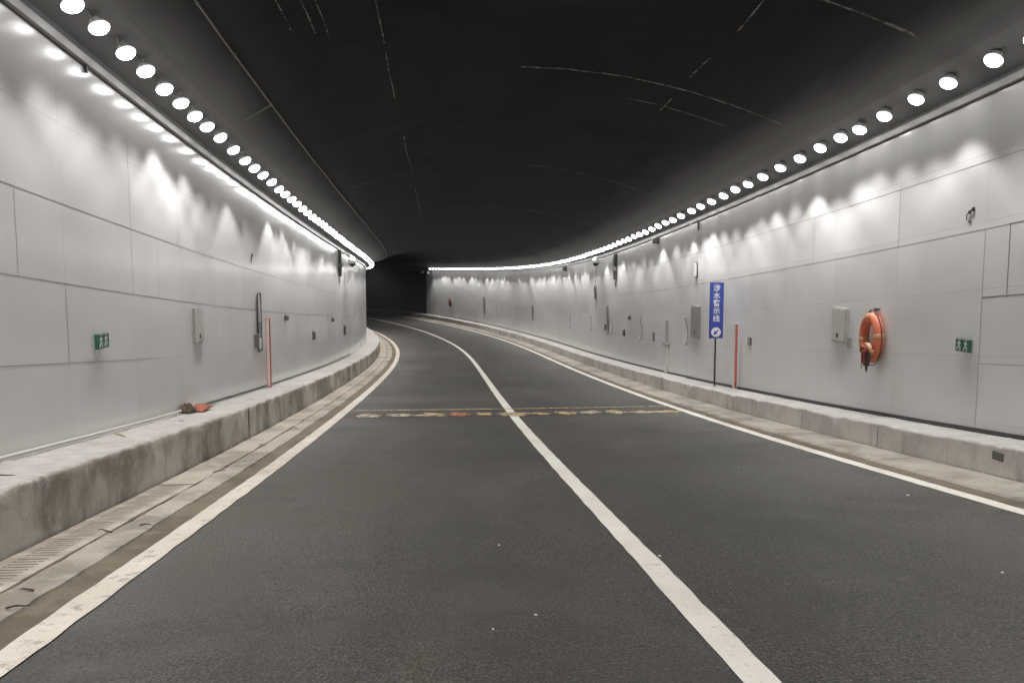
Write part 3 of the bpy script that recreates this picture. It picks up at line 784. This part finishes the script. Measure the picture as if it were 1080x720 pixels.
# bowed white handles on the right wall
def handle(s, h0, h1, label):
    e = empty('bowed_handle', pt(s, RW, (h0 + h1) / 2), rot_right(s), label, 'handle', 'bowed white handles on the right wall')
    H = (h1 - h0) / 2
    arc = [Vector((0, -.105 + .080 * math.cos(t * PI / 2), H * t)) for t in [-1 + 2 * i / 14 for i in range(15)]]
    mb = MB()
    for i in range(14):
        a, b = arc[i], arc[i + 1]; c = (a + b) / 2; d = b - a
        mb.box(c, (.075, .018, d.length * 1.01), Matrix.Rotation(math.atan2(-d.y, d.z) * 1.0, 3, 'X'))
    mb.build('white_band', M['white_plastic'], e)
    mb = MB()
    mb.tube([p + Vector((-.043, .0, 0)) for p in arc], .011, 6).tube([p + Vector((.043, .0, 0)) for p in arc], .011, 6)
    build_each(mb, 'dark_rail', M['dim_metal'], e)
    for z in (H + .01, -H - .01): MB().tube([(0, 0, z - .012 * (1 if z > 0 else -1)), (0, -.11, z - .012 * (1 if z > 0 else -1))], .014, 8).build('foot', M['dim_metal'], e)
for s, h0, h1, lb in [(22.22, 1.28, 2.02, 'bowed white handle on the right wall nearest the blue sign'), (27.48, 1.30, 2.02, 'bowed white handle second from the blue sign on the right wall'),
                      (32.3, 1.40, 2.0, 'bowed white handle just right of the midway dark gauge'), (36.6, 1.40, 2.02, 'bowed white handle just left of the midway dark gauge'),
                      (41.6, 1.35, 1.95, 'bowed white handle between the hanging coil and the short dark gauge'), (55.9, 1.2, 2.0, 'bowed white handle left of the short dark gauge'), (61.2, 1.3, 1.9, 'bowed white handle beside the broad far gauge')]: handle(s, h0, h1, lb)

# riser pipe with meter box
e = empty('riser_pipe', pt(24.2, RW, .37), rot_right(24.2), 'pale vertical riser pipe and box left of the blue sign', 'pipe')
MB().tube([(-.06, -.05, .85), (-.06, -.05, 1.5), (-.02, -.04, 1.58)], .035, 8).build('upper_pipe', M['trim'], e)
MB().box((0, -.05, .42), (.20, .10, .80), bev=.01).build('riser_duct', M['cab_face'], e)
MB().box((-.05, -.06, .86), (.42, .12, .07), bev=.005).build('shelf', M['cab_grey'], e)

# little fittings on the walls
def fitting(s, L, right, h, w, hh, d, m, label, cat='fitting', name='wall_fitting'):
    e = empty(name, pt(s, L, h), (rot_right if right else rot_left)(s), label, cat, 'small fittings on the tunnel walls')
    MB().box((0, -.01, 0), (w * 1.25, .02, hh * 1.15), bev=.004).build('back_plate', M['dark_metal'], e)
    MB().box((0, -.02 - d / 2, 0), (w, d, hh), bev=min(w, hh, d) * .25).build('body', M[m], e)
    if d > .05: MB().tube([(0, -.03, hh / 2), (0, -.03, hh / 2 + .03), (.02, -.005, hh / 2 + .05)], .005, 6).build('wire', M['black_cable'], e)
fitting(20.25, LW, False, 2.05, .11, .12, .07, 'dark_plastic', 'small dark knob on the left wall just right of the marker post', 'sensor', 'sensor')
fitting(28.45, LW, False, 2.02, .12, .12, .07, 'dark_plastic', 'small dark knob at the far bend of the left wall', 'sensor', 'sensor')
fitting(24.35, LW, False, 1.56, .12, .22, .06, 'dark_plastic', 'small upright dark fitting low on the left wall beyond the knob')
fitting(32.0, LW, False, 1.60, .14, .34, .06, 'dark_plastic', 'upright dark fitting low at the far bend of the left wall')
fitting(29.25, RW, True, 2.03, .13, .13, .08, 'dark_plastic', 'small dark knob on the right wall beside the midway dark gauge', 'sensor', 'sensor')
fitting(30.15, RW, True, 1.46, .15, .20, .06, 'dark_plastic', 'small dark box low on the right wall beside the midway gauge')
fitting(25.9, RW, True, 1.43, .10, .26, .04, 'cab_grey', 'narrow grey fitting low on the right wall between two bowed handles')
fitting(17.6, RW, True, 1.45, .15, .15, .008, 'cab_grey', 'small grey square plate right of the red marker post')
fitting(21.55, RW, True, 3.28, .13, .34, .06, 'white_plastic', 'upright white box high on the right wall above the blue sign', 'box', 'wall_box')
fitting(25.6, RW, True, 4.44, .26, .16, .16, 'dark_plastic', 'small dark camera under the lamps of the right wall', 'camera', 'wall_camera')
fitting(42.8, RW, True, 4.38, .26, .22, .18, 'dark_plastic', 'small dark camera further left under the lamps of the right wall', 'camera', 'wall_camera')
# scribbled bracket remnants
def remnant(s, L, right, h, label):
    e = empty('anchor_remnant', pt(s, L, h), (rot_right if right else rot_left)(s), label, 'bracket', 'broken bracket remnants on the walls')
    MB().tube([(-.07, -.008, -.06), (-.06, -.02, .0), (-.02, -.015, .03), (.03, -.02, .055), (.075, -.01, .09)], .007, 6).build('bent_wire', M['dark_metal'], e)
    MB().box((.055, -.012, .065), (.035, .022, .05)).build('clip', M['dark_metal'], e)
    MB().box((-.015, -.012, .035), (.03, .02, .035)).build('clip', M['dark_metal'], e)
    MB().box((-.01, -.006, -.085), (.05, .01, .022)).build('tab', M['cab_dark'], e)
remnant(10.15, RW, True, 3.12, 'small bent bracket remnant high on the right wall')
remnant(16.95, LW, False, 3.2, 'small bent bracket remnant high on the left wall above the gauge')

# cable drops and cameras
def drop(s, L, right, h0, h1, w, label):
    e = empty('cable_trunking', pt(s, L, h0), (rot_right if right else rot_left)(s), label, 'trunking', 'dark cable trunking dropping from the lamps')
    H = h1 - h0
    MB().box((0, -.05 if H > .5 else -.02, H / 2), (w, .10 if H > .5 else .03, H), bev=.004).build('duct', M['dark_metal'], e)
    if H > .5:
        MB().box((0, -.08, H * .42), (w * 1.3, .14, .16), bev=.01).build('junction_box', M['dark_plastic'], e)
        MB().tube([(-.03, -.04, .02), (-.04, -.04, -.12), (-.03, -.02, -.25)], .01, 6).build('cable_end', M['black_cable'], e)
drop(31.7, RW, True, 3.5, 4.5, .28, 'dark cable trunking dropping from the lamps of the right wall')
drop(30.7, LW, False, 3.6, 4.56, .34, 'dark cable trunking dropping from the lamps at the bend of the left wall')
drop(21.45, RW, True, 4.33, 4.55, .05, 'short dark cable stub under the lamps above the blue sign')
drop(9.5, LW, False, 4.47, 4.55, .03, 'tiny dark cable stub under the nearest lamps of the left wall')
def dome_cam(s, L, right, h, label, top=4.55):
    e = empty('dome_camera', pt(s, L, h), (rot_right if right else rot_left)(s), label, 'camera', 'white dome cameras')
    MB().tube([(0, 0, top - h - .02), (0, -.22, top - h - .02), (0, -.30, .12 + .1), (0, -.30, .10)], .022, 8).build('arm', M['white_plastic'], e)
    A = Matrix.Translation((0, -.30, 0))
    MB().lathe([(.03, .22), (.10, .18), (.15, .06), (.155, -.02), (.14, -.04)], A, 18).build('hood', M['white_plastic'], e, True)
    MB().lathe([(.13, -.04), (.12, -.10), (.08, -.155), (0, -.18)], A, 18).build('dome', M['black_glass'], e, True)
dome_cam(34.3, RW, True, 4.34, 'white dome camera hanging under the lamps midway along the right wall')
dome_cam(78.4, RW, True, 4.30, 'right white dome camera of the pair at the dark far lamp row end')
dome_cam(79.9, RW, True, 4.34, 'left white dome camera of the pair at the dark far lamp row end')
dome_cam(32.45, LW, False, 4.22, 'dome camera on the left wall at the bend beside the trunking')
# hanging cable coil
e = empty('hanging_coil', pt(35.62, RW, 3.1), rot_right(35.62), 'dark cable coil hanging on a thin wire on the right wall', 'cable')
MB().tube([Vector((.16 * math.cos(t) * (1 + .03 * math.sin(5 * t)), -.05 - .01 * math.sin(3 * t), .30 * math.sin(t))) for t in [i / 20 * 2 * PI for i in range(60)]], .03, 6).build('coil', M['dark_plastic'], e, True)
MB().tube([(0, -.05, .30), (.01, -.03, .8), (0, -.04, 1.45)], .012, 6).build('wire', M['black_cable'], e)

# cables on the kerbs
def cable(name, s0, s1, lat, h, r, m, label, amp=.02):
    e = empty(name, pt(s0, lat, h), 0, label, 'cable')
    p = [rel(pt(s, lat + amp * noise.noise(Vector((s * .9, lat, h))), h + .004 * noise.noise(Vector((s * 2, 0, h)))), e) for s in srange(s0, s1, .25)]
    MB().tube(p, r, 8).build('sheath', M[m], e, True)
    return e
cable('pale_cable', 3.0, 12.3, -5.165, .578, .016, 'pale_cable', 'pale thin cable lying along the foot of the left wall on the kerb')
cable('dark_cable', 12.9, 34, -5.185, .57, .013, 'black_cable', 'thin dark cable along the foot of the left wall beyond the orange rag')
cable('thick_cable', 2, 76, 5.275, .388, .023, 'black_cable', 'thick black cable along the foot of the right wall', .008)
cable('slim_cable', 2, 22, 5.20, .383, .014, 'black_cable', 'slim black cable beside the thick one on the right kerb', .02)

# rag and lump on the left kerb
def cloth(name, s, lat, h, sx, sy, hz, m, seed, label, cat):
    n = 18; vs, fs = [], []
    for i in range(n + 1):
        for j in range(n + 1):
            u, v = i / n * 2 - 1, j / n * 2 - 1
            ed = max(0, 1 - max(abs(u), abs(v)) ** 3)
            rr = 1 + .25 * noise.noise(Vector((u * 2, v * 2, seed)))
            z = hz * ed * (.45 + .9 * abs(noise.noise(Vector((u * 1.8 + seed, v * 1.8, 2))))) + .012
            vs.append((u * sx / 2 * rr, v * sy / 2 * rr, z))
    for i in range(n):
        for j in range(n): fs.append((i * (n + 1) + j, (i + 1) * (n + 1) + j, (i + 1) * (n + 1) + j + 1, i * (n + 1) + j + 1))
    me = bpy.data.meshes.new(name); me.from_pydata(vs, [], fs); me.materials.append(m)
    for p in me.polygons: p.use_smooth = True
    o = link(name, me); o.location = pt(s, lat, h); o.rotation_euler = (0, 0, frame(s)[3] + PI / 2)
    md = o.modifiers.new('t', 'SOLIDIFY'); md.thickness = .006
    return tag(o, label, cat)
cloth('crumpled_rag', 12.62, -5.03, .553, .50, .24, .085, M['rag'], 3.3, 'crumpled rusty orange rag on the left kerb against the wall', 'rag')
cloth('brown_lump', 12.25, -5.10, .553, .30, .17, .15, M['brick'], 6.1, 'dark brown lump of debris beside the orange rag on the left kerb', 'debris')

# twigs, leaves and pebbles
def twig(s, lat, h, L, rz):
    mb = MB(); L *= .8; mb.tube([(-L / 2, 0, .006), (-L * .1, L * .08, .012), (L * .25, L * .02, .010), (L / 2, L * .1, .006)], [.007, .0065, .005, .002], 6)
    o = mb.build('twig', M['twig']); o.location = pt(s, lat, h); o.rotation_euler = (0, 0, rz); return o
def leaf(s, lat, h, L, rz):
    mb = MB(); prof = [(-L / 2, 0), (-L * .2, L * .2), (L * .2, L * .17), (L / 2, 0), (L * .2, -L * .17), (-L * .2, -L * .2)]
    a = [mb.bm.verts.new((x, y, .012 + abs(y) * .4 + .02 * noise.noise(Vector((x * 9, y * 9, s))))) for x, y in prof]; mb.bm.faces.new(a)
    o = mb.build('dry_leaf', M['leaf']); md = o.modifiers.new('t', 'SOLIDIFY'); md.thickness = .003
    o.location = pt(s, lat, h); o.rotation_euler = (.1, .1, rz); return o
for s, la, h, L, rz, lb in [(4.85, -3.83, .03, .16, .2, 'dark twig lying across the left gutter edge, nearest the camera'), (5.2, -3.95, .03, .12, 2.9, 'small dark twig on the near left gutter slab'),
                            (6.75, -4.10, .045, .20, 2.6, 'dark twig over the slotted drain covers'), (7.0, -3.88, .03, .12, .1, 'short dark twig on the gutter slab past the slotted covers'),
                            (6.35, -4.66, .565, .22, .15, 'dark curved twig on the near end of the left kerb'), (9.9, -4.05, .03, .2, .6, 'twig in the left gutter past the drain covers')]:
    tag(twig(s, la, h, L, rz), lb, 'twig')
for s, la, h, L, rz, lb in [(8.95, -4.8, .575, .12, .3, 'small dry leaf on the left kerb near the pale cable'), (10.6, -4.68, .57, .10, 1.2, 'dry leaf near the chipped edge of the left kerb'),
                            (12.2, -4.05, .035, .14, .8, 'dry leaf in the left gutter below the rag'), (14.6, -4.02, .035, .16, .3, 'dry leaf further along the left gutter')]:
    tag(leaf(s, la, h, L, rz), lb, 'leaf')
pb = bmesh.new(); bmesh.ops.create_icosphere(pb, subdivisions=2, radius=1.0)
for v in pb.verts: v.co *= 1 + .25 * noise.noise(v.co * 1.3)
pm = bpy.data.meshes.new('pebble'); pb.to_mesh(pm); pb.free(); pm.materials.append(M['pebble'])
for s, la, z in [(5.65, .11, .016), (6.0, -.02, .010), (7.6, 3.1, .020), (5.0, 2.2, .014), (4.5, -.9, .012), (4.3, -1.15, .010), (6.1, -1.0, .012), (9.2, 2.0, .012)]:
    o = link('pebble', pm); o.location = pt(s, la, z * .35); o.scale = (z * .85, z * .65, z * .4); o.rotation_euler = (0, 0, s * 7)
    tag(o, 'tiny pale stone chip lying on the dark asphalt', 'pebble', 'stone chips on the road')

# ------------------------------------------------------------------ thin haze added to lift the dark end and spread lamp glow
bpy.context.view_layer.update()
lo = [1e9] * 3; hi = [-1e9] * 3
for o in scene.objects:
    if o.type == 'MESH':
        for c in o.bound_box:
            p = o.matrix_world @ Vector(c)
            for k in range(3): lo[k] = min(lo[k], p[k]); hi[k] = max(hi[k], p[k])
lo[2] -= 1.0; hi[2] += .5
for k in (0, 1): lo[k] -= 2; hi[k] += 2
air = bpy.data.materials.new('added_haze'); air.use_nodes = True
at = air.node_tree; at.nodes.remove(at.nodes['Principled BSDF'])
pv = at.nodes.new('ShaderNodeVolumePrincipled'); pv.inputs['Color'].default_value = (.9, .9, .93, 1)
pv.inputs['Density'].default_value = .0005; pv.inputs['Anisotropy'].default_value = .6
at.links.new(pv.outputs[0], at.nodes['Material Output'].inputs['Volume'])
hz = MB().box([(a + b) / 2 for a, b in zip(lo, hi)], [b - a for a, b in zip(lo, hi)]).build('haze', air)
tag(hz, 'thin haze added through the whole tunnel for lamp glow and lifted darks', 'haze', kind='stuff')
